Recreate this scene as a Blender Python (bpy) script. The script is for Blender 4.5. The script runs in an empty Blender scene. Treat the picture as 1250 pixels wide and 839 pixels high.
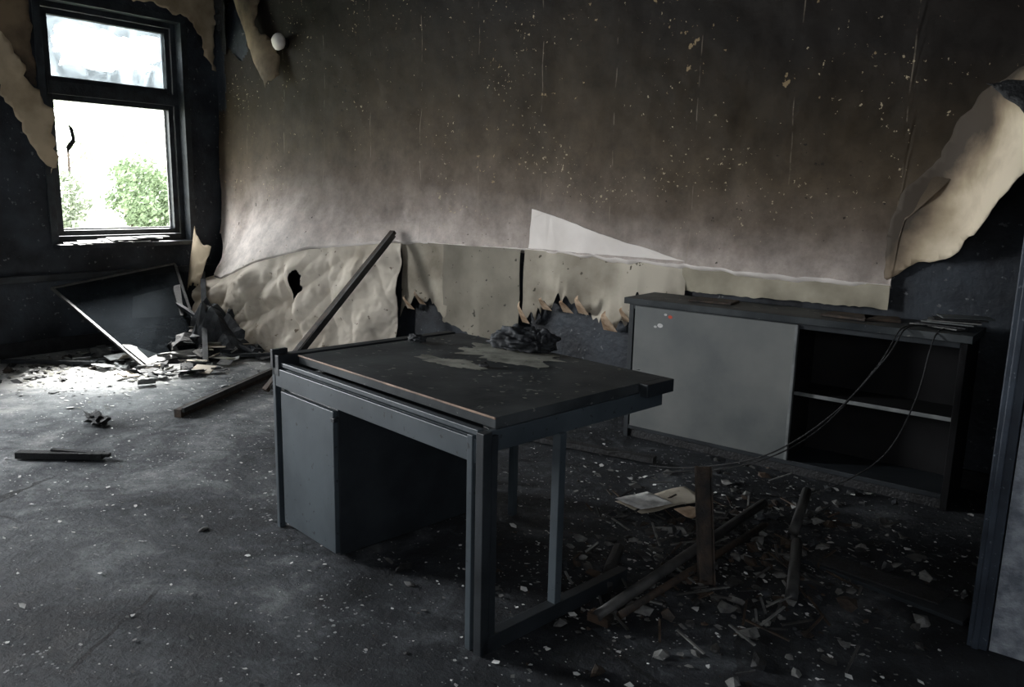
import bpy, bmesh, math, random
from mathutils import Matrix, Vector, noise
random.seed(7)
S=bpy.context.scene
S.view_settings.view_transform='Standard'
# ------------------------------------------------------------------ helpers
def N(x,y,z=0,s=1.0,seed=0): return noise.noise(Vector((x*s+seed*13.7,y*s-seed*7.1,z*s+seed*3.3)))
def fbm(x,y,z=0,s=1.0,seed=0,o=4):
    return sum(N(x,y,z,s*2**i,seed+i)*0.5**i for i in range(o))
def sm(a,b,x):
    t=max(0,min(1,(x-a)/(b-a))); return t*t*(3-2*t)
def lerp(pts,x):
    if x<=pts[0][0]: return pts[0][1]
    for (a,b),(c,d) in zip(pts,pts[1:]):
        if x<=c: return b+(d-b)*(x-a)/(c-a)
    return pts[-1][1]

class NT:
    def __init__(s,name):
        s.m=bpy.data.materials.new(name); s.m.use_nodes=True
        s.t=s.m.node_tree; s.t.nodes.clear()
        s.out=s.t.nodes.new('ShaderNodeOutputMaterial')
        s.tc=s.t.nodes.new('ShaderNodeTexCoord')
        s.obj=s.tc.outputs['Object']
    def n(s,typ,ins=None,**kw):
        n=s.t.nodes.new(typ)
        for k,v in kw.items(): setattr(n,k,v)
        for k,v in (ins or {}).items():
            if isinstance(v,bpy.types.NodeSocket): s.t.links.new(v,n.inputs[k])
            else: n.inputs[k].default_value=v
        return n
    def math(s,op,a,b=0.0,clamp=False):
        return s.n('ShaderNodeMath',{0:a,1:b},operation=op,use_clamp=clamp).outputs[0]
    def mapv(s,scale=(1,1,1),loc=(0,0,0)):
        return s.n('ShaderNodeMapping',{'Vector':s.obj,'Scale':scale,'Location':loc}).outputs[0]
    def noise(s,scale,detail=6,vec=None,rough=0.55,dist=0.0):
        return s.n('ShaderNodeTexNoise',{'Vector':vec or s.obj,'Scale':scale,'Detail':detail,'Roughness':rough,'Distortion':dist}).outputs[0]
    def ramp(s,fac,stops):
        r=s.n('ShaderNodeValToRGB',{'Fac':fac}); e=r.color_ramp.elements
        while len(e)<len(stops): e.new(0.5)
        for el,(p,c) in zip(e,stops):
            el.position=p; el.color=(c,c,c,1) if isinstance(c,(int,float)) else (*c,1)
        return r.outputs[0]
    def mix(s,fac,a,b,blend='MIX'):
        m=s.n('ShaderNodeMix',data_type='RGBA',blend_type=blend)
        for i,v in ((0,fac),(6,a),(7,b)):
            if isinstance(v,bpy.types.NodeSocket): s.t.links.new(v,m.inputs[i])
            else: m.inputs[i].default_value= v if i==0 else (*v,1)
        return m.outputs[2]
    def finish(s,col,rough=0.8,bump=None,bstr=0.3,bdist=0.01,spec=0.5,metal=0.0):
        b=s.n('ShaderNodeBsdfPrincipled')
        for k,v in (('Base Color',col),('Roughness',rough),('Metallic',metal),('Specular IOR Level',spec)):
            if isinstance(v,bpy.types.NodeSocket): s.t.links.new(v,b.inputs[k])
            else: b.inputs[k].default_value=(*v,1) if k=='Base Color' else v
        if bump is not None:
            bn=s.n('ShaderNodeBump',{'Height':bump,'Strength':bstr,'Distance':bdist})
            s.t.links.new(bn.outputs[0],b.inputs['Normal'])
        s.t.links.new(b.outputs[0],s.out.inputs[0])
        return s.m
def simple(name,c1,c2,scale=6,rough=0.8,bstr=0.3,spec=0.4,lo=0.35,hi=0.65,fleck=None,metal=0.0):
    m=NT(name); nz=m.noise(scale,8)
    col=m.ramp(nz,[(lo,c1),(hi,c2)])
    if fleck:
        col=m.mix(m.ramp(m.noise(scale*9,3),[(0.66,0),(0.70,1)]),col,fleck)
    return m.finish(col,rough,m.noise(scale*5,6),bstr,spec=spec,metal=metal)

# ------------------------------------------------------------------ materials
def m_floor():
    m=NT('sooty_concrete')
    sx=m.n('ShaderNodeSeparateXYZ',{0:m.obj}).outputs
    big=m.noise(1.1,8,rough=0.65,dist=0.8); med=m.noise(6,8,rough=0.75,dist=0.5)
    left=m.n('ShaderNodeMapRange',{0:sx[0],1:-1.4,2:-6.0,3:-0.08,4:0.20}).outputs[0]  # dustier to the left, with window-side brightness painted into the colour
    sun_patch=m.n('ShaderNodeMapRange',{0:sx[0],1:-5.0,2:-6.2,3:0.0,4:0.12}).outputs[0]  # bright sun patch below the window, painted into the floor colour
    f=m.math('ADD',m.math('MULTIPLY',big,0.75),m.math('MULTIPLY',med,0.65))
    f=m.math('ADD',m.math('ADD',m.math('SUBTRACT',f,0.155),left),sun_patch)
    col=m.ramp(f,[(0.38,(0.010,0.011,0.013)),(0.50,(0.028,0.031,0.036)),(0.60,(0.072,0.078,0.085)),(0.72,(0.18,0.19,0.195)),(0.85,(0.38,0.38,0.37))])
    v=m.n('ShaderNodeTexVoronoi',{'Vector':m.obj,'Scale':48.0,'Randomness':1.0}).outputs['Distance']
    sp=m.math('LESS_THAN',v,m.math('MULTIPLY',m.math('SUBTRACT',m.noise(2.2,5),0.34),1.0))
    sp=m.math('MULTIPLY',sp,m.ramp(m.noise(23,2),[(0.52,0),(0.6,1)]))
    col=m.mix(m.math('MULTIPLY',sp,0.7),col,(0.38,0.39,0.39))
    cv=m.n('ShaderNodeTexVoronoi',{'Vector':m.mix(0.12,m.obj,m.n('ShaderNodeTexNoise',{'Vector':m.obj,'Scale':2.5,'Detail':5.0}).outputs[1]),'Scale':0.9},feature='DISTANCE_TO_EDGE').outputs[0]
    cr=m.math('MULTIPLY',m.math('LESS_THAN',cv,0.006),m.ramp(m.noise(1.3,3),[(0.5,0),(0.58,0.8)]))
    col=m.mix(cr,col,(0.006,0.006,0.007))
    rg=m.ramp(med,[(0.35,0.6),(0.65,0.9)])
    return m.finish(col,rg,m.noise(26,8,rough=0.7),0.8,0.018,spec=0.25)
def m_wallpaper():
    m=NT('scorched_wallpaper')
    sx=m.n('ShaderNodeSeparateXYZ',{0:m.obj}).outputs
    X,Z=sx[0],sx[2]
    big=m.noise(0.75,6,rough=0.6,dist=0.3)
    streak=m.noise(1.0,5,vec=m.mapv((3,1,0.7)))
    zz=m.math('ADD',Z,m.math('MULTIPLY',m.math('SUBTRACT',big,0.5),0.85))
    zz=m.math('ADD',zz,m.math('MULTIPLY',m.math('SUBTRACT',streak,0.5),0.2))
    zz=m.math('ADD',zz,m.n('ShaderNodeMapRange',{0:X,1:-5.5,2:-2.2,3:0.0,4:0.22}).outputs[0])
    # vignette darkness painted over the soot towards the upper right
    zz=m.math('ADD',zz,m.math('MULTIPLY',m.n('ShaderNodeMapRange',{0:X,1:-3.6,2:-0.6,3:0.0,4:0.75}).outputs[0],m.n('ShaderNodeMapRange',{0:Z,1:1.05,2:2.3,3:0.0,4:1.0}).outputs[0]))
    f=m.n('ShaderNodeMapRange',{0:zz,1:0.8,2:2.9,3:0.0,4:1.0}).outputs[0]
    col=m.ramp(f,[(0.08,(0.82,0.74,0.68)),(0.16,(0.60,0.52,0.47)),(0.25,(0.31,0.26,0.225)),(0.35,(0.155,0.12,0.092)),(0.48,(0.080,0.058,0.036)),(0.68,(0.035,0.024,0.012)),(1.0,(0.010,0.007,0.005))])
    fine=m.noise(6,9,rough=0.78)
    col=m.mix(0.7,col,m.ramp(fine,[(0.32,0.40),(0.68,1.15)]),'MULTIPLY')
    wv=m.math('ADD',X,m.math('MULTIPLY',m.math('SUBTRACT',m.noise(1,2,vec=m.mapv((.1,1,1.5))),0.5),0.05))
    fr=m.math('FRACT',m.math('DIVIDE',m.math('ADD',wv,20.05),0.56))
    seam=m.math('LESS_THAN',fr,0.012)
    seam=m.math('MULTIPLY',seam,m.ramp(m.noise(1,4,vec=m.mapv((3,1,7))),[(0.50,0),(0.62,0.38)]))
    col=m.mix(seam,col,(0.30,0.25,0.19))
    def specks(scale,det,base,mscale,amt,c,loc):
        v=m.noise(scale,det,rough=0.6); mask=m.noise(mscale,4,vec=m.mapv((1,1,1),loc))
        sp=m.math('GREATER_THAN',v,m.math('SUBTRACT',base,m.math('MULTIPLY',mask,amt)))
        return m.mix(m.math('MULTIPLY',sp,0.8),col,c)
    col=specks(38,3,0.92,1.6,0.42,(0.46,0.38,0.25),(0,0,0))
    col=specks(17,6,0.96,1.1,0.47,(0.30,0.22,0.12),(4,2,9))
    col=specks(21,5,0.95,0.9,0.47,(0.008,0.006,0.004),(9,3,1))
    return m.finish(col,0.72,m.noise(12,8,rough=0.65),0.35,0.014,spec=0.25)
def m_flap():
    m=NT('shaded_scorched_paper')
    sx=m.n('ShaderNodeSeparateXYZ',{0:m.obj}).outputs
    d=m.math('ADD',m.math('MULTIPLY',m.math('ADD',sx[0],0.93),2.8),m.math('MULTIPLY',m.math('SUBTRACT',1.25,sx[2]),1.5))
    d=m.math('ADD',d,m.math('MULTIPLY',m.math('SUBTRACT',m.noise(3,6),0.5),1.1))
    col=m.ramp(d,[(0.0,(0.05,0.037,0.025)),(0.2,(0.20,0.15,0.10)),(0.42,(0.42,0.34,0.23)),(0.7,(0.72,0.62,0.47))])  # shadow over the flap's left part painted in along with the scorch
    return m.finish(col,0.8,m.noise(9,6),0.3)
M={}
M['floor']=m_floor()
M['wp']=m_wallpaper()
M['flap']=m_flap()
M['char']=simple('charred_plaster',(0.004,0.005,0.008),(0.034,0.042,0.053),3,0.6,0.9,fleck=(0.12,0.125,0.13))
M['char2']=simple('charred_black',(0.004,0.004,0.0045),(0.018,0.019,0.021),14,0.65,0.8,spec=0.5)
M['wood_b']=simple('charred_window_paint',(0.006,0.008,0.010),(0.026,0.033,0.040),8,0.5,0.5,spec=0.5)
M['cloth']=simple('charred_cloth',(0.008,0.009,0.011),(0.045,0.050,0.056),9,0.7,0.5,spec=0.4)
M['inner']=simple('black_panel',(0.004,0.004,0.0045),(0.012,0.012,0.013),3,0.8,0.1,spec=0.2)  # near-black colour for the cabinet's inside and right side
M['cream']=simple('cream_paper',(0.30,0.25,0.185),(0.72,0.65,0.55),1.8,0.8,0.15,lo=0.32,hi=0.58,fleck=(0.25,0.2,0.15))
M['creamw']=simple('ochre_paper',(0.20,0.15,0.09),(0.52,0.42,0.29),2.6,0.8,0.15,lo=0.3,hi=0.6)
M['tan']=simple('scorched_tan_paper',(0.03,0.021,0.014),(0.22,0.16,0.10),2.5,0.8,0.2)
M['pale']=simple('pale_paper',(0.74,0.68,0.63),(0.88,0.82,0.77),3,0.85,0.1)
M['dado']=simple('stained_backing_paper',(0.18,0.155,0.115),(0.52,0.47,0.385),2.2,0.85,0.2,lo=0.3,hi=0.62,fleck=(0.08,0.07,0.05))
M['dadod']=simple('sooty_backing_paper',(0.15,0.135,0.105),(0.31,0.28,0.225),2.2,0.85,0.2,lo=0.3,hi=0.66,fleck=(0.06,0.055,0.045))
M['dado2']=simple('yellowed_backing_paper',(0.24,0.215,0.16),(0.42,0.38,0.295),3.5,0.85,0.2)
M['burnt']=simple('burnt_orange_edge',(0.22,0.13,0.07),(0.60,0.46,0.33),12,0.8,0.2)
M['steel']=simple('smoked_blue_steel',(0.034,0.045,0.054),(0.060,0.076,0.088),4,0.5,0.1,spec=0.5,fleck=(0.014,0.017,0.02))
M['steel_d']=simple('dark_steel',(0.010,0.013,0.016),(0.023,0.028,0.033),6,0.55,0.15)
M['top']=simple('dusty_desk_top',(0.014,0.018,0.021),(0.070,0.077,0.080),2.6,0.55,0.25,spec=0.2,fleck=(0.16,0.16,0.15))
M['ash']=simple('ash_stain',(0.15,0.15,0.128),(0.32,0.315,0.265),10,0.85,0.3)
M['trimwood']=simple('singed_edge_banding',(0.12,0.075,0.05),(0.38,0.25,0.17),10,0.6,0.1)
M['cabdoor']=simple('sooty_grey_laminate',(0.085,0.095,0.097),(0.20,0.205,0.195),1.3,0.45,0.06)
M['shelf']=simple('shelf_edge',(0.10,0.11,0.11),(0.2,0.21,0.21),9,0.6,0.1)
M['white']=simple('white_flakes',(0.40,0.40,0.39),(0.78,0.78,0.76),20,0.9,0.1)
M['greyf']=simple('grey_flakes',(0.07,0.07,0.07),(0.2,0.2,0.19),20,0.9,0.1)
M['rust']=simple('rusty_metal',(0.014,0.013,0.012),(0.065,0.042,0.028),15,0.7,0.4)
M['pipe']=simple('sooty_metal',(0.02,0.021,0.022),(0.07,0.068,0.064),10,0.5,0.3)
M['jamb']=simple('worn_blue_jamb_paint',(0.014,0.020,0.030),(0.036,0.048,0.066),7,0.5,0.2,fleck=(0.12,0.14,0.16))
M['plaster']=simple('grey_rough_plaster',(0.16,0.18,0.21),(0.36,0.39,0.43),22,0.9,0.7)
M['red']=simple('red_sticker',(0.5,0.06,0.03),(0.6,0.1,0.05),5,0.5,0.0)
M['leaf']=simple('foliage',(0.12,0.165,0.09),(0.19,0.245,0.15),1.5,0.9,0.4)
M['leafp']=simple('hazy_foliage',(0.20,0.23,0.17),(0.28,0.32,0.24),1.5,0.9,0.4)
M['grass']=simple('pale_ground',(0.25,0.27,0.2),(0.4,0.42,0.33),1.5,0.9,0.2)
M['ceil']=simple('sooty_ceiling',(0.01,0.01,0.01),(0.04,0.036,0.03),2,0.9,0.2)
m=NT('blackened_glass'); tr=m.n('ShaderNodeBsdfTransparent',{0:(0.5,0.54,0.56,1)}); so=m.n('ShaderNodeBsdfDiffuse',{0:(0.016,0.019,0.022,1)}); a=m.n('ShaderNodeMixShader',{0:m.ramp(m.noise(3,4),[(0.35,0.55),(0.62,0.85)]),1:tr.outputs[0],2:so.outputs[0]}); m.t.links.new(a.outputs[0],m.out.inputs[0]); M['glass2']=m.m
m=NT('clear_glass'); tr=m.n('ShaderNodeBsdfTransparent',{0:(0.93,0.96,0.97,1)}); gl=m.n('ShaderNodeBsdfGlossy',{1:0.05}); a=m.n('ShaderNodeMixShader',{0:0.05,1:tr.outputs[0],2:gl.outputs[0]}); m.t.links.new(a.outputs[0],m.out.inputs[0]); M['clear']=m.m
m=NT('smoke_film'); tr=m.n('ShaderNodeBsdfTransparent',{0:(0.80,0.86,0.88,1)}); so=m.n('ShaderNodeBsdfPrincipled',{'Base Color':(0.1,0.11,0.12,1),'Roughness':0.6}); a=m.n('ShaderNodeMixShader',{0:m.ramp(m.noise(5,6,dist=1.0),[(0.35,0.78),(0.62,0.93)]),1:tr.outputs[0],2:so.outputs[0]}); m.t.links.new(a.outputs[0],m.out.inputs[0]); M['glass']=m.m

# ------------------------------------------------------------------ mesh builder
class MB:
    def __init__(s,name): s.name=name; s.v=[]; s.f=[]; s.mi=[]; s.mats=[]; s.smooth=[]
    def mid(s,k):
        if k not in s.mats: s.mats.append(k)
        return s.mats.index(k)
    def add(s,vs,fs,mat,smooth=False):
        o=len(s.v); s.v+= [tuple(v) for v in vs]; i=s.mid(mat)
        for f in fs: s.f.append([o+q for q in f]); s.mi.append(i); s.smooth.append(smooth)
    def box(s,x0,x1,y0,y1,z0,z1,mat,T=None):
        vs=[Vector((x,y,z)) for z in (z0,z1) for y in (y0,y1) for x in (x0,x1)]
        if T: vs=[T@v for v in vs]
        s.add(vs,[(0,2,3,1),(4,5,7,6),(0,1,5,4),(1,3,7,5),(3,2,6,7),(2,0,4,6)],mat)
    def beam(s,a,b,w,h,mat,roll=0,taper=1.0):
        a,b=Vector(a),Vector(b); d=b-a; L=d.length
        T=Matrix.Translation(a)@d.to_track_quat('Z','Y').to_matrix().to_4x4()@Matrix.Rotation(roll,4,'Z')
        s.box(-w/2,w/2,-h/2,h/2,0,L,mat,T)
    def tube(s,pts,r,mat,n=8):
        rings=[]
        pts=[Vector(p) for p in pts]
        for i,p in enumerate(pts):
            d=(pts[min(i+1,len(pts)-1)]-pts[max(i-1,0)]).normalized()
            q=d.to_track_quat('Z','Y')
            rr=r(i) if callable(r) else r
            rings.append([p+q@Vector((rr*math.cos(2*math.pi*k/n),rr*math.sin(2*math.pi*k/n),0)) for k in range(n)])
        vs=[v for g in rings for v in g]; fs=[]
        for i in range(len(pts)-1):
            for k in range(n): fs.append((i*n+k,i*n+(k+1)%n,(i+1)*n+(k+1)%n,(i+1)*n+k))
        fs.append(tuple(range(n))[::-1]); fs.append(tuple((len(pts)-1)*n+k for k in range(n)))
        s.add(vs,fs,mat,True)
    def lump(s,c,size,mat,sub=3,amp=0.35,sc=1.5,seed=0,flat=False,rot=0,smooth=None,ridge=0):
        bm=bmesh.new(); bmesh.ops.create_icosphere(bm,subdivisions=sub,radius=1)
        vs=[]; cr,sr=math.cos(rot),math.sin(rot)
        for v in bm.verts:
            p=v.co; k=1+amp*fbm(p.x,p.y,p.z,sc,seed,4)*1.6-ridge*abs(N(p.x,p.y,p.z,2.6,seed+3))
            x,y,z=p.x*k*size[0],p.y*k*size[1],p.z*k*size[2]
            if flat: z=max(z,-size[2]*0.45)
            vs.append((c[0]+x*cr-y*sr,c[1]+x*sr+y*cr,c[2]+z))
        s.add(vs,[[v.index for v in f.verts] for f in bm.faces],mat,(not flat) if smooth is None else smooth); bm.free()
    def grid(s,fn,nu,nv,mat,smooth=True,keep=None):
        vs=[fn(i/nu,j/nv) for j in range(nv+1) for i in range(nu+1)]
        fs=[]
        for j in range(nv):
            for i in range(nu):
                if keep and not keep((i+.5)/nu,(j+.5)/nv): continue
                a=j*(nu+1)+i; fs.append((a,a+1,a+nu+2,a+nu+1))
        s.add(vs,fs,mat,smooth)
    def poly(s,pts,mat): s.add(pts,[tuple(range(len(pts)))],mat)
    def build(s,bevel=0,solid=0,loc=None,rotz=0):
        me=bpy.data.meshes.new(s.name); me.from_pydata(s.v,[],s.f)
        for k in s.mats: me.materials.append(M[k])
        for p,i,q in zip(me.polygons,s.mi,s.smooth): p.material_index=i; p.use_smooth=q
        me.update()
        o=bpy.data.objects.new(s.name,me); S.collection.objects.link(o)
        if loc: o.location=loc
        o.rotation_euler[2]=rotz
        if solid:
            m=o.modifiers.new('solid','SOLIDIFY'); m.thickness=solid; m.offset=0
        if bevel:
            m=o.modifiers.new('bevel','BEVEL'); m.width=bevel; m.segments=2; m.limit_method='ANGLE'
        return o
def jag(pts,amp,sub,seed,closed=True):
    out=[]; n=len(pts)
    for i in range(n):
        a,b=Vector(pts[i]),Vector(pts[(i+1)%n]); d=(b-a); L=d.length; k=max(1,int(L/sub))
        nn=Vector((-d.y,d.x)).normalized() if L else Vector((0,0))
        for j in range(k):
            t=j/k; p=a+d*t
            p=p+nn*amp*fbm(p.x,p.y,0,9,seed,3)*(1 if j else .4)
            out.append((p.x,p.y))
    return out
def sheet(name,outline,mapf,mat,solid=0.002,res=0.03,amp=0.02,seed=0,mb=None):
    from mathutils.geometry import delaunay_2d_cdt
    ol=[Vector(p) for p in jag(outline,amp,res,seed)]
    us=[p.x for p in ol]; vs=[p.y for p in ol]
    pts=list(ol); u=min(us)
    while u<max(us):
        v=min(vs)
        while v<max(vs): pts.append(Vector((u+random.uniform(-.2,.2)*res,v+random.uniform(-.2,.2)*res))); v+=res*1.3
        u+=res*1.3
    n=len(ol)
    r=delaunay_2d_cdt(pts,[],[list(range(n))],1,1e-5)
    mb=mb or MB(name); mb.add([mapf(p.x,p.y) for p in r[0]],[tuple(f) for f in r[2]],mat,True)
    return mb

WY=4.4; WX=-7.1
# ------------------------------------------------------------------ room shell
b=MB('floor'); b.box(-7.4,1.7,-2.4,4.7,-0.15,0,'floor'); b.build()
b=MB('ceiling'); b.box(-7.4,1.7,-2.4,4.7,3.5,3.6,'ceil'); b.build()
b=MB('wall_back'); b.box(-7.1,1.7,WY,4.7,0,3.5,'char'); b.build()
def wall_with_openings():
    b=MB('wall_window'); x0,x1=-7.4,WX
    ops=[(-0.6,0.7,0.9,2.85),(2.86,4.06,0.9,2.85)]
    y=-2.4
    for a,c,z0,z1 in ops:
        b.box(x0,x1,y,a,0,3.5,'char'); b.box(x0,x1,a,c,0,z0,'char'); b.box(x0,x1,a,c,z1,3.5,'char'); y=c
    b.box(x0,x1,y,4.7,0,3.5,'char'); b.build()
wall_with_openings()
b=MB('wall_front'); b.box(-7.1,1.5,-2.4,-2.2,0,3.5,'plaster'); b.build()
b=MB('wall_right'); b.box(1.5,1.7,-2.4,2.8,0,3.5,'plaster')
b.build()
b=MB('wall_partition')
b.box(-0.285,1.5,2.87,4.4,0,3.5,'char')
b.box(-0.228,1.5,2.79,2.87,0,3.5,'plaster'); b.build()
b=MB('door_1'); b.box(-0.290,-0.232,2.775,2.865,0,3.4,'jamb'); b.box(-0.275,-0.255,2.765,2.775,0,3.4,'jamb'); b.build(bevel=0.004)
b=MB('trim_1'); b.box(WX,WX+0.05,-2.2,4.38,0.60,0.66,'wood_b'); b.build(bevel=0.008)
b=MB('baseboard_window'); b.box(WX,WX+0.025,-2.2,4.38,0,0.12,'char2'); b.build(bevel=0.005)
b=MB('baseboard_back'); b.box(-7.05,-0.3,WY-0.02,WY,0,0.10,'char2'); b.build(bevel=0.005)

# ------------------------------------------------------------------ windows
def window(name,ya,yb,za,zb,split):
    b=MB(name); xo=WX-0.14
    def fr(y0,y1,z0,z1,w,x0,x1,m='wood_b'):
        b.box(x0,x1,y0,y0+w,z0,z1,m); b.box(x0,x1,y1-w,y1,z0,z1,m)
        b.box(x0,x1,y0+w,y1-w,z0,z0+w,m); b.box(x0,x1,y0+w,y1-w,z1-w,z1,m)
    fr(ya,yb,za,zb,0.055,xo-.05,xo+0.05)
    b.box(xo-.05,xo+.06,ya+.055,yb-.055,split-.05,split+.05,'wood_b')
    fr(ya+.06,yb-.06,za+.06,split-.05,0.045,xo-.03,xo+.035)
    fr(ya+.06,yb-.06,split+.05,zb-.06,0.045,xo-.03,xo+.035)
    b.box(xo-.032,xo-.02,ya+.105,ya+.12,za+.105,split-.095,'white')
    b.box(xo-.032,xo-.02,yb-.12,yb-.105,za+.105,split-.095,'white')
    b.box(xo-.032,xo-.02,ya+.12,yb-.12,za+.105,za+.12,'white')
    y0,y1,z0,z1=ya+.105,yb-.105,split+.095,zb-.105
    b.box(xo-.004,xo,y0,y1,z0,z1,'clear')
    def rim(u,v):
        a=u*2*math.pi; cx,cz=math.cos(a),math.sin(a); k=1/max(abs(cx),abs(cz))
        ey,ez=(y0+y1)/2+cx*k*(y1-y0)/2,(z0+z1)/2+cz*k*(z1-z0)/2
        d=.04+.11*max(0,fbm(cx,cz,0,1.5,3,4)+.25)+(.05 if cz<-.3 else 0)
        return (xo+.004,ey-cx*k*d*v*.9,ez-cz*k*d*v)
    b.grid(rim,120,3,'glass')
    b.poly([(xo,ya+.2+p[0],za+.75+p[1]) for p in [(0,0),(.07,.10),(.06,.2),(.02,.24),(.04,.12),(-.01,.05)]],'char2')
    b.box(WX-0.09,WX+0.12,ya-0.03,yb+0.03,za-0.035,za+0.0,'wood_b')
    # painted reveal linings
    b.box(WX-.09,WX+.012,yb-.012,yb+.045,za,zb+.05,'wood_b'); b.box(WX-.09,WX+.012,ya-.045,ya+.012,za,zb+.05,'wood_b'); b.box(WX-.09,WX+.012,ya,yb,zb-.01,zb+.05,'wood_b')
    return b.build(bevel=0.004)
window('window_1',2.86,4.06,0.9,2.85,2.17)
window('window_2',-0.6,0.7,0.9,2.85,2.17)
b=MB('burnt_papers')
for i in range(20):
    y=3.0+i*.033+random.uniform(-.03,.03); a=random.uniform(-.4,.4); z=.903+.0035*i*random.random()
    T=Matrix.Translation((WX+random.uniform(.07,.10),y,z))@Matrix.Rotation(a,4,'Z')@Matrix.Rotation(random.uniform(0,.25),4,'Y')
    b.box(-.05,.07,-.1,.12,0,.005,random.choice(['greyf','cabdoor','char2','white']),T)
b.build()

# ------------------------------------------------------------------ wallpaper, upper sheet
def bottom(x): return lerp([(-7.05,0.95),(-6.85,0.62),(-6.5,0.60),(-6.0,0.78),(-5.4,0.93),(-4.6,1.02),(-3.3,1.03),(-2.14,1.01),(-1.0,0.99),(-0.98,1.30),(-0.75,1.55),(-0.55,1.9),(-.28,2.05)],x)
def bulge(x,z):
    bz=bottom(x); h=z-bz
    o=0.012+0.045*math.exp(-max(h,0)/0.10)*(0.75+0.5*N(x,0,0,1.3,3))
    lft=sm(-4.3,-6.1,x)
    o+=lft*0.36*math.exp(-(max(h,0)/0.42)**1.5)*sm(-7.08,-6.6,x)
    o+=0.03*max(0,fbm(x,z,0,1.1,5,3)+.2)+0.008*fbm(x,z,0,5,6,3)
    return o
def up(u,v):
    x=-7.08+u*(7.08-.29); bz=bottom(x)
    bz+=0.012*fbm(x,0,0,8,2,3) 
    z=bz+(3.48-bz)*(v**1.3)
    return (x,WY-bulge(x,z),z)
def keepU(u,v):
    x=-7.08+u*(7.08-.29); bz=bottom(x); z=bz+(3.48-bz)*(v**1.3)
    d=math.hypot((x+6.72)/.20,(z-2.80)/.33)+.5*fbm(x,z,0,5,11,3)
    if d<0.95: return False
    if x<-6.93+.05*fbm(0,z,0,5,12,3) and z>2.1: return False
    return True
b=MB('wallpaper'); b.grid(up,420,150,'wp',keep=keepU)
def lip(u,v):
    x=-6.9+u*(5.9); bz=bottom(x)+0.012*fbm(x,0,0,8,2,3)
    z=bz-v*(0.035+.02*N(x,0,0,3,8)); return (x,WY-bulge(x,bz)+v*v*0.035,z)
b.grid(lip,300,3,'pale')
tri=jag([(-3.32,1.035),(-3.31,1.30),(-3.12,1.26),(-2.75,1.16),(-2.13,1.03)],.006,.03,4)
b.poly([(x,WY-bulge(x,z)-.006,z) for x,z in tri],'pale')
def panel(b,x0,x1,top,low,mat,amp,seed,off=0.02,dens=90,curlamt=.05):
    n=max(8,int((x1-x0)*dens))
    def f(u,v):
        x=x0+u*(x1-x0); lo=lerp(low,x)
        j=fbm(x,0,0,4.5,seed,2)*amp+abs(N(x,0,0,16,seed+5))*amp*1.2
        lo=lo+j; z=top(x)+(lo-top(x))*v
        y=WY-off-.02*(1-v)-curlamt*v*v*(.5+N(x,0,0,5,seed+9))-.02*fbm(x,z,0,3,seed+2,3)-.006
        return (x,min(y,WY-.008),z)
    b.grid(f,n,16,mat)
tp=lambda x: bottom(x)-.005
panel(b,-4.56,-4.06,tp,[(-4.56,.40),(-4.3,.62),(-4.06,.44)],'dado',.10,41)
panel(b,-4.10,-3.37,tp,[(-4.1,.42),(-3.8,.36),(-3.37,.30)],'dadod',.04,42,.04)
panel(b,-3.35,-2.14,tp,[(-3.35,.60),(-3.0,.66),(-2.6,.58),(-2.14,.62)],'dado',.16,43)
panel(b,-2.16,-1.0,tp,[(-2.16,.85),(-1.0,.86)],'dado2',.01,44)
for i,(x,z) in enumerate([(-4.42,.55),(-4.3,.60),(-3.3,.62),(-3.12,.66),(-2.95,.66),(-2.83,.70),(-2.62,.62),(-2.5,.66)]):
    w=random.uniform(.07,.12); h=random.uniform(.10,.18)
    b.grid(lambda u,v:(x+w*(u-.5)*(1-v*.85),WY-.06-.10*math.sin(v*2.2)*.9-.02*u,z+.08-h*(1-v)*1.0+.02*math.sin(v*4)),6,8,'burnt')
b.build()

def dr(u,v):
    x0=-6.75+u*2.22; bz=bottom(x0)-.02
    lo=lerp([(-6.75,.45),(-6.5,.12),(-6.2,.03),(-5.5,.02),(-5.0,.10),(-4.53,.22)],x0)
    z=bz+(lo-bz)*v
    # long diagonal folds hanging from the ridge plus fine crumple
    cr=0.12*abs(N(x0*2.6+z*.9,z*.35,0,1.9,21))+0.10*abs(N(x0*1.5-z*1.3,z,0,2.1,22))+.022*fbm(x0,z,0,7,23,3)
    y=WY-bulge(x0,bottom(x0))+0.0-v*0.16*sm(-4.4,-5.2,x0)-cr*sm(0,.18,v)
    return (x0+.03*N(x0,z,0,3,24)*v,y,z+.04*fbm(x0,0,0,6,25,3)*v)
def kdr(u,v):
    d=math.hypot((u-.60)/.03,(v-.36)/.20)+.6*fbm(u*14,v*6,0,1,31,3)
    d2=math.hypot((u-.17)/.02,(v-.9)/.3)+.4*fbm(u*10,v*4,0,1,33,3)
    return d>.9 and d2>.9
def curl(u,v):
    z=1.0-.50*v; w=.42*(1-.25*v); a=u*2.6
    return (-7.02+w*u*.95+.04*v, WY-.34-.30*math.sin(a*.9)*w-.14*v, z-.10*u+.05*math.sin(a*2+v*4)+.04*N(u,v,0,5,7))
b=MB('fallen_wallpaper'); b.grid(dr,340,120,'cream',keep=kdr)
b.grid(curl,30,24,'creamw',keep=lambda u,v: v<.9+.1*N(u,0,0,8,3)); b.build(solid=0.003)

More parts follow.
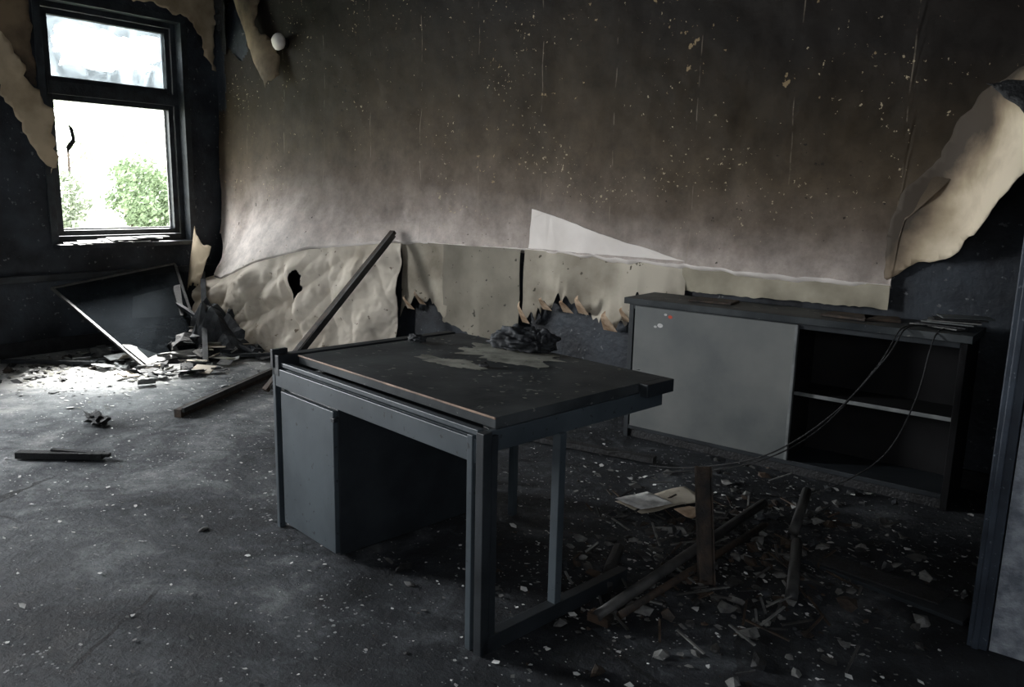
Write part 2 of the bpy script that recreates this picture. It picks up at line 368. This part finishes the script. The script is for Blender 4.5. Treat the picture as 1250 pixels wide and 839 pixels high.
ol=[(-0.50,1.98),(-.70,1.90),(-.80,1.78),(-.84,1.62),(-1.0,1.44),(-1.04,1.25),(-1.04,1.0),(-.93,1.08),(-.72,1.15),(-.60,1.26),(-.50,1.40),(-.38,1.62),(-.33,1.9)]
def flapmap(x,z):
    t=sm(-1.05,-.35,x)
    return (x-.05*math.sin(z*6)*t,WY-.03-.40*t*t-.10*math.sin((x*8+z*3.2))*t-.03*math.sin(z*17+x*9)*t-.10*sm(1.35,1.0,z)*t,z)
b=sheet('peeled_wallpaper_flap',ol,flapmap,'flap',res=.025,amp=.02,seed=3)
sheet('x',[(-.62,1.93),(-.42,1.96),(-.36,1.80),(-.40,1.70),(-.48,1.82)],lambda x,z:(x,WY-.50-.05*math.sin(z*15),z-.03),'char2',res=.025,amp=.02,seed=5,mb=b)
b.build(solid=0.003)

wm=lambda y,z:(WX+.016+.02*max(0,fbm(y,z,0,3,8,3)+.3),y,z)
b=sheet('wallpaper_remnant',[(4.38,3.45),(4.38,2.47),(4.33,2.47),(4.25,2.66),(4.17,2.86),(3.95,2.93),(3.5,2.95),(3.0,3.0),(2.0,3.05),(2.0,3.45)],wm,'creamw',amp=.06,seed=9); b.build(solid=.003)
b=sheet('wallpaper_remnant',[(2.3,2.75),(2.64,2.45),(2.74,2.2),(2.84,2.06),(2.90,1.95),(2.90,1.52),(2.84,1.47),(2.76,1.62),(2.66,1.86),(2.5,2.15),(2.3,2.35)],wm,'creamw',amp=.06,seed=10)
sheet('x',[(2.3,3.02),(2.80,2.95),(2.80,2.15),(2.72,2.24),(2.62,2.48),(2.3,2.78)],lambda y,z:(WX+.008,y,z),'tan',amp=.03,seed=12,mb=b); b.build(solid=.002)
b=sheet('wallpaper_tatter',[(-6.75,3.3),(-6.35,3.3),(-6.25,2.75),(-6.05,2.6),(-6.0,2.35),(-6.15,2.25),(-6.35,2.5),(-6.5,2.8),(-6.62,2.95)],
   lambda x,z:(x,WY-.06-.07*abs(math.sin(x*7+z*3)),z),'tan',amp=.05,seed=13)
sheet('x',[(-7.0,3.1),(-6.8,3.15),(-6.72,2.9),(-6.8,2.72),(-6.9,2.6),(-6.98,2.8)],lambda x,z:(x,WY-.08-.06*math.sin(x*12),z),'char2',amp=.07,seed=15,mb=b)
b.build(solid=.003)
b=MB('wall_lamp'); b.lump((-6.0,WY-.09,2.62),(.07,.05,.07),'pale',3,.05)
b.tube([(-6.0,WY-.01,2.62),(-6.0,WY-.07,2.62)],.045,'char2',12); b.build()

# ------------------------------------------------------------------ desk
D=MB('office_desk')
D.box(-.555,.615,-.395,.46,.712,.748,'top')
D.box(-.555,.616,-.400,-.395,.742,.7495,'trimwood')
D.box(-.635,.60,-.46,-.445,.615,.69,'steel')
D.box(-.635,.60,-.445,-.40,.675,.69,'steel')
D.box(-.60,.60,-.42,-.405,.69,.708,'steel_d')
D.box(-.62,.60,-.452,-.430,.698,.716,'steel')
D.box(-.655,-.60,-.462,.46,.66,.745,'steel_d')
D.box(-.655,-.635,-.468,-.40,.69,.765,'steel_d')
D.box(.60,.622,-.46,.44,.645,.712,'steel')
D.box(.615,.655,.30,.46,.700,.748,'steel_d')
D.box(-.6,.6,.415,.44,.645,.712,'steel_d')
D.box(-.6,.6,-.03,.0,.66,.712,'steel_d')
D.box(.565,.590,-.465,-.435,0,.70,'steel'); D.box(.590,.606,-.452,-.44,0,.70,'char2'); D.box(.606,.640,-.465,-.43,0,.715,'steel_d')
D.box(.612,.634,-.428,-.400,0,.70,'steel_d')
D.box(-.655,-.632,-.462,-.435,0,.69,'steel'); D.box(-.655,-.632,.43,.455,0,.69,'steel')
D.box(.602,.637,-.13,-.10,.05,.65,'steel')
D.box(.60,.640,-.46,.26,0.0,.055,'steel_d')
D.box(-.11,-.08,.36,.39,0,.70,'steel')
D.box(-.615,-.21,-.43,.30,.02,.60,'steel_d')
D.box(-.612,-.213,-.45,-.43,.03,.595,'steel')
D.box(-.225,-.20,-.455,-.43,.555,.572,'steel_d')
D.box(-.58,-.24,-.40,.26,.0,.02,'char2')
D.box(-.56,-.25,-.38,.25,.60,.66,'steel_d')
desk=D.build(bevel=0.003,loc=(-2.01,2.245,0),rotz=math.radians(-7.7))
def blob(b,cx,cy,rx,ry,z,mat,seed,n=40):
    pts=[]
    for i in range(n):
        a=2*math.pi*i/n; r=1+.6*fbm(math.cos(a),math.sin(a),0,1.8,seed,5)
        pts.append((cx+rx*r*math.cos(a),cy+ry*r*math.sin(a),z))
    b.poly(pts,mat)
b=MB('ash_residue')
blob(b,-2.03,2.52,.25,.15,.7495,'ash',3,90); blob(b,-2.10,2.24,.15,.06,.7495,'ash',5,90)
for i in range(110):
    x,y=random.uniform(-2.5,-1.45),random.uniform(2.0,2.65); blob(b,x,y,.010*random.random()+.002,.008*random.random()+.002,.750,random.choice(['greyf','ash']),i,6)
b.build()
b=MB('charred_cloth'); b.lump((-2.03,2.64,.787),(.155,.09,.068),'cloth',5,.22,1.8,2,True,.15,True,.35)
b.lump((-1.94,2.65,.787),(.075,.06,.06),'cloth',5,.2,2,12,True,0,True,.4); b.build()
b=MB('charred_lump'); b.lump((-2.47,2.45,.762),(.045,.03,.02),'cloth',3,.4,2,4,True); b.build()
b=MB('charred_lump'); b.lump((-1.93,2.27,.757),(.022,.015,.012),'char2',2,.5,2,4,True); b.build()

# ------------------------------------------------------------------ cabinet
C=MB('sliding_door_cabinet')
x0,x1,yf,yb=-2.30,-.57,4.0,4.33
C.box(x0-.02,x1+.02,yf-.03,yb,.795,.83,'top')
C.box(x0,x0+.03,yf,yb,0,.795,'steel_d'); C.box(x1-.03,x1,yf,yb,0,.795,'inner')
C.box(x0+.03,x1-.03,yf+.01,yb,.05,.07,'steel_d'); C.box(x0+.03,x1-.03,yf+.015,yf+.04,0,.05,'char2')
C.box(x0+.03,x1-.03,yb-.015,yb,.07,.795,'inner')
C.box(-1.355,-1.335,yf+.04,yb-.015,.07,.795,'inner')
C.box(x0+.03,x1-.03,yf,yf+.012,.765,.795,'steel_d')
C.box(x0+.03,x1-.03,yf,yf+.012,.05,.075,'steel_d')
C.box(x0+.045,-1.325,yf-.012,yf+.008,.075,.785,'cabdoor')
C.box(-1.335,-1.320,yf-.016,yf+.010,.075,.785,'shelf')
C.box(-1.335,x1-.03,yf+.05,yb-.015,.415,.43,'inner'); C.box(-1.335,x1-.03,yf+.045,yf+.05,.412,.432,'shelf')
T=lambda x,z,r,m:C.poly([(x+r*math.cos(a*math.pi/4),yf-.0135,z+r*.7*math.sin(a*math.pi/4)) for a in range(8)],m)
T(-2.03,.745,.014,'red'); T(-2.09,.69,.018,'white'); T(-2.12,.68,.01,'white'); T(-2.06,.755,.01,'white')
C.build(bevel=0.003)
b=MB('charred_board')
for (x,y,w,d,a) in [(-1.86,4.17,.24,.16,.1),(-1.13,4.15,.22,.16,-.1),(-.98,4.18,.16,.14,.3)]:
    b.box(-w/2,w/2,-d/2,d/2,0,.012,'rust',Matrix.Translation((x,y,.831))@Matrix.Rotation(a,4,'Z'))
b.build(bevel=.002)
b=MB('burnt_magazine')
for i in range(6):
    b.box(-.11,.11,-.05,.05,0,.006,['greyf','char2','cabdoor'][i%3],Matrix.Translation((-.72+i*.02,4.12+.01*i,.833+.01*i))@Matrix.Rotation(-.3+i*.15,4,'Z')@Matrix.Rotation(random.uniform(-.1,.02),4,'X'))
b.build()
def cable(b,pts,r):
    P=[Vector(p) for p in pts]; out=[]
    for i in range(len(P)-1):
        p0,p1,p2,p3=P[max(i-1,0)],P[i],P[i+1],P[min(i+2,len(P)-1)]
        for k in range(10):
            t=k/10; out.append(.5*((2*p1)+(-p0+p2)*t+(2*p0-5*p1+4*p2-p3)*t*t+(-p0+3*p1-3*p2+p3)*t**3))
    out.append(P[-1]); b.tube(out,r,'char2',6)
b=MB('hanging_cable')
cable(b,[(-.75,4.1,.838),(-.82,3.95,.835),(-.87,3.85,.70),(-1.05,3.72,.42),(-1.3,3.62,.20),(-1.65,3.6,.06),(-1.9,3.6,.01)],.004)
cable(b,[(-.78,4.1,.838),(-.84,3.95,.83),(-.90,3.84,.66),(-1.1,3.7,.34),(-1.38,3.6,.14),(-1.8,3.55,.01)],.0035)
cable(b,[(-.68,4.1,.838),(-.70,3.94,.80),(-.74,3.90,.5),(-.85,3.85,.22),(-1.1,3.7,.03),(-1.3,3.6,.01)],.0035)
b.build()

# ------------------------------------------------------------------ bars, sticks, boards
b=MB('steel_bar'); b.beam((-4.66,3.15,.02),(-4.56,4.27,1.09),.055,.03,'rust'); b.beam((-4.63,3.18,.03),(-4.535,4.25,1.07),.02,.045,'pipe'); b.build(bevel=.002)
b=MB('steel_bar'); b.beam((-4.52,2.43,.03),(-5.08,3.55,.035),.05,.05,'rust'); b.beam((-4.49,2.45,.052),(-5.05,3.55,.06),.02,.03,'pipe');b.build(bevel=.002)
b=MB('metal_pipe'); b.tube([(-1.27,2.10,.03),(-1.21,3.40,.05)],.020,'pipe',10); b.tube([(-1.22,2.16,.025),(-1.13,3.2,.03)],.014,'rust',10)
b.box(-.04,.04,-.02,.02,0,.03,'rust',Matrix.Translation((-1.27,2.12,.0))); b.build()
b=MB('metal_channel')
b.beam((-1.11,2.60,.0),(-1.20,2.70,.41),.045,.008,'rust'); b.beam((-1.09,2.615,.0),(-1.18,2.715,.41),.006,.03,'rust'); b.beam((-1.135,2.59,.0),(-1.225,2.69,.41),.006,.03,'rust'); b.build()
b=MB('metal_pipe'); b.tube([(-1.01,3.22,.025),(-1.07,3.55,.10)],.022,'pipe',10); b.build()
b=MB('metal_pipe'); b.tube([(-.82,2.66,.025),(-.96,3.12,.03)],.022,'pipe',10); b.build()
b=MB('charred_stick'); b.tube([(-1.36,2.30,.02),(-1.42,2.42,.028),(-1.49,2.60,.025)],.024,'char2',7); b.build()
b=MB('charred_stick'); b.beam((-4.42,1.50,.025),(-4.08,1.78,.025),.05,.035,'char2'); b.beam((-4.3,1.62,.045),(-4.05,1.80,.03),.03,.02,'char2'); b.build(bevel=.004)
b=MB('charred_stick'); b.beam((-2.9,3.5,.02),(-1.9,3.65,.03),.05,.03,'char2'); b.build()
b=MB('fallen_board'); b.box(-.3,.3,-.07,.07,0,.015,'steel_d',Matrix.Translation((-.6,3.02,.004))@Matrix.Rotation(-.2,4,'Z')); b.box(-.28,.2,-.06,.05,0.015,.022,'char2',Matrix.Translation((-.6,3.04,.004))@Matrix.Rotation(-.1,4,'Z'));b.build(bevel=.002)
b=sheet('paper_sheet',[(-1.76,3.02),(-1.60,2.98),(-1.44,3.32),(-1.60,3.40)],lambda x,y:(x,y,.02+.025*abs(N(x,y,0,5,3))),'dado',amp=.006,seed=2)
sheet('x',[(-1.75,3.00),(-1.60,2.97),(-1.52,3.12),(-1.68,3.17)],lambda x,y:(x,y,.045+.015*abs(N(x,y,0,5,3))),'white',amp=.006,seed=5,mb=b); b.build(solid=.002)
b=sheet('cardboard_scrap',[(-1.48,3.05),(-1.38,3.02),(-1.36,3.14),(-1.46,3.16)],lambda x,y:(x,y,.05+.03*N(x,y,0,8,3)),'burnt',amp=.008,seed=4); b.build(solid=.003)

# fallen glazed sash under the window
b=MB('fallen_window_sash')
A=Vector((-5.93,2.95,.015)); B=Vector((-6.05,3.52,.015)); Ct=Vector((-6.93,3.78,.70)); Dt=Vector((-6.93,2.72,.56))
w=.024
for p,q,m in ((A,B,'pale'),(B,Ct,'char2'),(Ct,Dt,'pipe'),(Dt,A,'pipe')): b.beam(p,q,w,w*.7,m)
b.add([A,B,Ct,Dt],[(0,1,2,3)],'glass2')
k=lambda s,t:(A*(1-s)+B*s)*(1-t)+(Dt*(1-s)+Ct*s)*t+Vector((.01,0,.012))
b.add([k(.04,.02),k(.96,.02),k(.85,.07),k(.30,.10),k(.10,.24),k(.02,.26)],[(0,1,2,3,4,5)],'white')
b.add([k(.35,.50),k(.9,.42),k(.98,.75),k(.5,.72)],[(0,1,2,3)],'char2')
b.build()
b=MB('rubble_heap')
for i in range(90):
    x=-6.75+random.gauss(.35,.28); y=3.75+random.gauss(0,.25)
    x=min(max(x,-6.9),-5.7); y=min(max(y,3.1),4.2); s=random.uniform(.02,.09)
    b.lump((x,y,s*.45+max(0,.22-.3*math.hypot(x+6.5,y-3.8))),(s*1.2,s,s*.7),random.choice(['char2','char2','cloth','greyf','char','rust']),2,.7,1.6,i,True,random.random()*3)
for i in range(120):
    x=random.uniform(-6.8,-5.4); y=random.uniform(2.7,4.0); a=random.random()*3; w=random.uniform(.04,.18)
    T=Matrix.Translation((x,y,.03+max(0,.27-.3*math.hypot(x+6.5,y-3.8))))@Matrix.Rotation(a,4,'Z')@Matrix.Rotation(random.uniform(-.7,.7),4,'X')
    b.box(-w/2,w/2,-w*.3,w*.3,0,.004,random.choice(['white','greyf','cream','char2','ash','cloth']),T)
# broken frame members and a buckled panel
for a_,b_,w_ in [((-5.75,3.35,.03),(-6.75,3.95,.62),.04),((-5.6,3.75,.02),(-6.6,3.55,.42),.035),((-6.2,3.05,.03),(-5.5,3.9,.05),.035),((-6.9,2.3,.02),(-6.3,2.75,.03),.04)]:
    b.beam(a_,b_,w_,w_*.6,'cloth')
b.grid(lambda u,v:(-6.55+.80*u,3.48+.5*v,.04+.42*math.sin(u*3.14)*math.sin(v*3.14)*(.7+.9*fbm(u,v,0,3,5,4))),16,10,'cloth',smooth=False)
b.add([(-6.05,3.62,.06),(-5.72,3.80,.05),(-5.9,4.0,.30),(-6.25,3.85,.34)],[(0,1,2,3)],'greyf')
b.build(solid=.004)

# ------------------------------------------------------------------ scattered flakes / debris
b=MB('floor_debris')
def flake(x,y,s,mat,z=None):
    n=random.choice([4,5,6]); a0=random.random()*6; tx,ty=random.uniform(-.3,.3),random.uniform(-.3,.3)
    pts=[]
    for i in range(n):
        a=a0+2*math.pi*i/n; r=s*random.uniform(.4,1.3); px,py=r*math.cos(a),r*math.sin(a)*.7
        pts.append((x+px,y+py,(z or .004)+abs(tx)*s+tx*px+ty*py))
    b.poly(pts,mat)
def ok(x,y): return -7.0<x<-.3 and .3<y<4.35
def scatter(n,cx,cy,sx,sy,smin,smax,mats):
    for _ in range(n):
        x,y=random.gauss(cx,sx),random.gauss(cy,sy)
        if ok(x,y): flake(x,y,smin+(smax-smin)*random.random()**3,random.choice(mats))
for _ in range(4600):
    flake(random.uniform(-7,-.35),random.uniform(.4,4.3),.003+.009*random.random()**4,random.choice(['white','white','greyf']))
for _ in range(240):
    flake(random.uniform(-7,-.35),random.uniform(.4,4.3),.008+.014*random.random()**2,random.choice(['white','white','greyf']))
scatter(1900,-1.15,2.85,.40,.50,.003,.019,['white','greyf','greyf','rust','char2'])
scatter(700,-1.4,3.5,.55,.3,.004,.022,['white','greyf','greyf','char2'])
scatter(500,-1.45,2.35,.2,.3,.003,.012,['white','greyf','rust'])
scatter(1300,-6.0,3.0,.6,.6,.005,.034,['white','white','greyf','ash'])
scatter(900,-6.4,2.4,.35,.5,.005,.038,['white','white','greyf','char2','ash'])
scatter(1100,-4.6,2.2,.8,.7,.004,.012,['white','greyf'])
for i in range(440):
    r=random.random()
    if r<.72: x,y=random.gauss(-1.1,.35),random.gauss(2.95,.42); s=random.uniform(.006,.028)
    elif r<.96: x,y=random.gauss(-6.4,.3),random.gauss(3,.6); s=random.uniform(.008,.035)
    else: x,y=random.uniform(-6,-.5),random.uniform(1,4.2); s=random.uniform(.005,.014)
    if not ok(x,y): continue
    b.lump((x,y,s*.3),(s*1.4,s,s*.6),random.choice(['char2','cloth','greyf','rust','pipe']),1,.6,2,i,True,random.random()*3)
for i in range(120):
    x,y=random.gauss(-1.15,.33),random.gauss(2.85,.42)
    if not ok(x,y): continue
    a=random.random()*3.14; L=random.uniform(.03,.16)
    b.beam((x,y,.012),(x+L*math.cos(a),y+L*math.sin(a),.015+random.random()*.03),.008,.005,random.choice(['rust','char2','greyf','pipe']))
b.build()
b=MB('charred_lump'); b.lump((-4.75,2.05,.03),(.09,.05,.04),'char2',3,.6,2,21,True); b.build()

# ------------------------------------------------------------------ outside
b=MB('ground_outside'); b.box(-90,-7.4,-25,65,-0.7,-0.5,'grass'); b.build()
def tree(x,y,h,w,seed,mat,n=26,leaves=170):
    b=MB('tree'); b.tube([(x,y,-.5),(x+.1,y,-.5+h*.5)],lambda i:.10-.04*i,'rust',8)
    random.seed(seed)
    for i in range(n):
        a=random.random()*6.28; r=w*random.random()**.6; zz=-.5+h*(.12+.8*random.random()); r*=1-.6*abs((zz+.5)/h-.5)
        cx,cy=x+r*math.cos(a),y+r*math.sin(a); s=w*random.uniform(.2,.4)
        for _ in range(leaves):
            d=Vector((random.gauss(0,1),random.gauss(0,1),random.gauss(0,1))).normalized()*s*random.random()**.4
            p=Vector((cx,cy,zz))+d; q=Vector((random.gauss(0,1),random.gauss(0,1),random.gauss(0,1))).normalized()
            t=q.orthogonal().normalized(); u=q.cross(t); L=random.uniform(.06,.13)
            b.add([p-t*L,p-u*L*.5,p+t*L,p+u*L*.5],[(0,1,2,3)],mat)
    b.build()
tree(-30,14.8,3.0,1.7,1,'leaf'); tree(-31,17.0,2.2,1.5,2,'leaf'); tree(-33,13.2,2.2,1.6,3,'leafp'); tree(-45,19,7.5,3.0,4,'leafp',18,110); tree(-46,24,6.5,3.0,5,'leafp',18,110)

# ------------------------------------------------------------------ lights & world
w=bpy.data.worlds.new('overcast_sky'); S.world=w; w.use_nodes=True
bg=w.node_tree.nodes['Background']; bg.inputs[0].default_value=(0.95,0.98,1.0,1); bg.inputs[1].default_value=10.0
def area(name,loc,rot,sx,sy,p,col):
    l=bpy.data.lights.new(name,'AREA'); l.shape='RECTANGLE'; l.size=sx; l.size_y=sy; l.energy=p; l.color=col
    o=bpy.data.objects.new(name,l); S.collection.objects.link(o); o.location=loc; o.rotation_euler=rot
area('daylight_window_2',(-7.6,.05,1.9),(0,math.radians(-90),0),2.0,1.3,700,(.97,.985,1))
area('fill_behind_camera',(0.6,-2.0,1.9),(math.radians(75),0,math.radians(25)),1.6,1.8,42,(.97,.98,1))  # added soft fill behind the camera; the wall there has no doorway
l=bpy.data.lights.new('hazy_sun','SUN'); l.energy=38; l.angle=math.radians(18); l.color=(1,.99,.96)
o=bpy.data.objects.new('hazy_sun',l); S.collection.objects.link(o); o.rotation_euler=Vector((1,-.60,-1.40)).to_track_quat('-Z','Y').to_euler()

# ------------------------------------------------------------------ camera
th=math.radians(10.77); roll=0.0225; yaw=math.radians(38.3)
R=Matrix.Rotation(yaw,4,'Z')@Matrix.Rotation(math.pi/2-th,4,'X')@Matrix.Rotation(roll,4,'Z')
cam=bpy.data.cameras.new('camera'); co=bpy.data.objects.new('camera',cam); S.collection.objects.link(co)
co.matrix_world=Matrix.Translation((0,0,1.41))@R
cam.sensor_width=36; cam.lens=36*972/1250; cam.clip_start=.05; S.camera=co
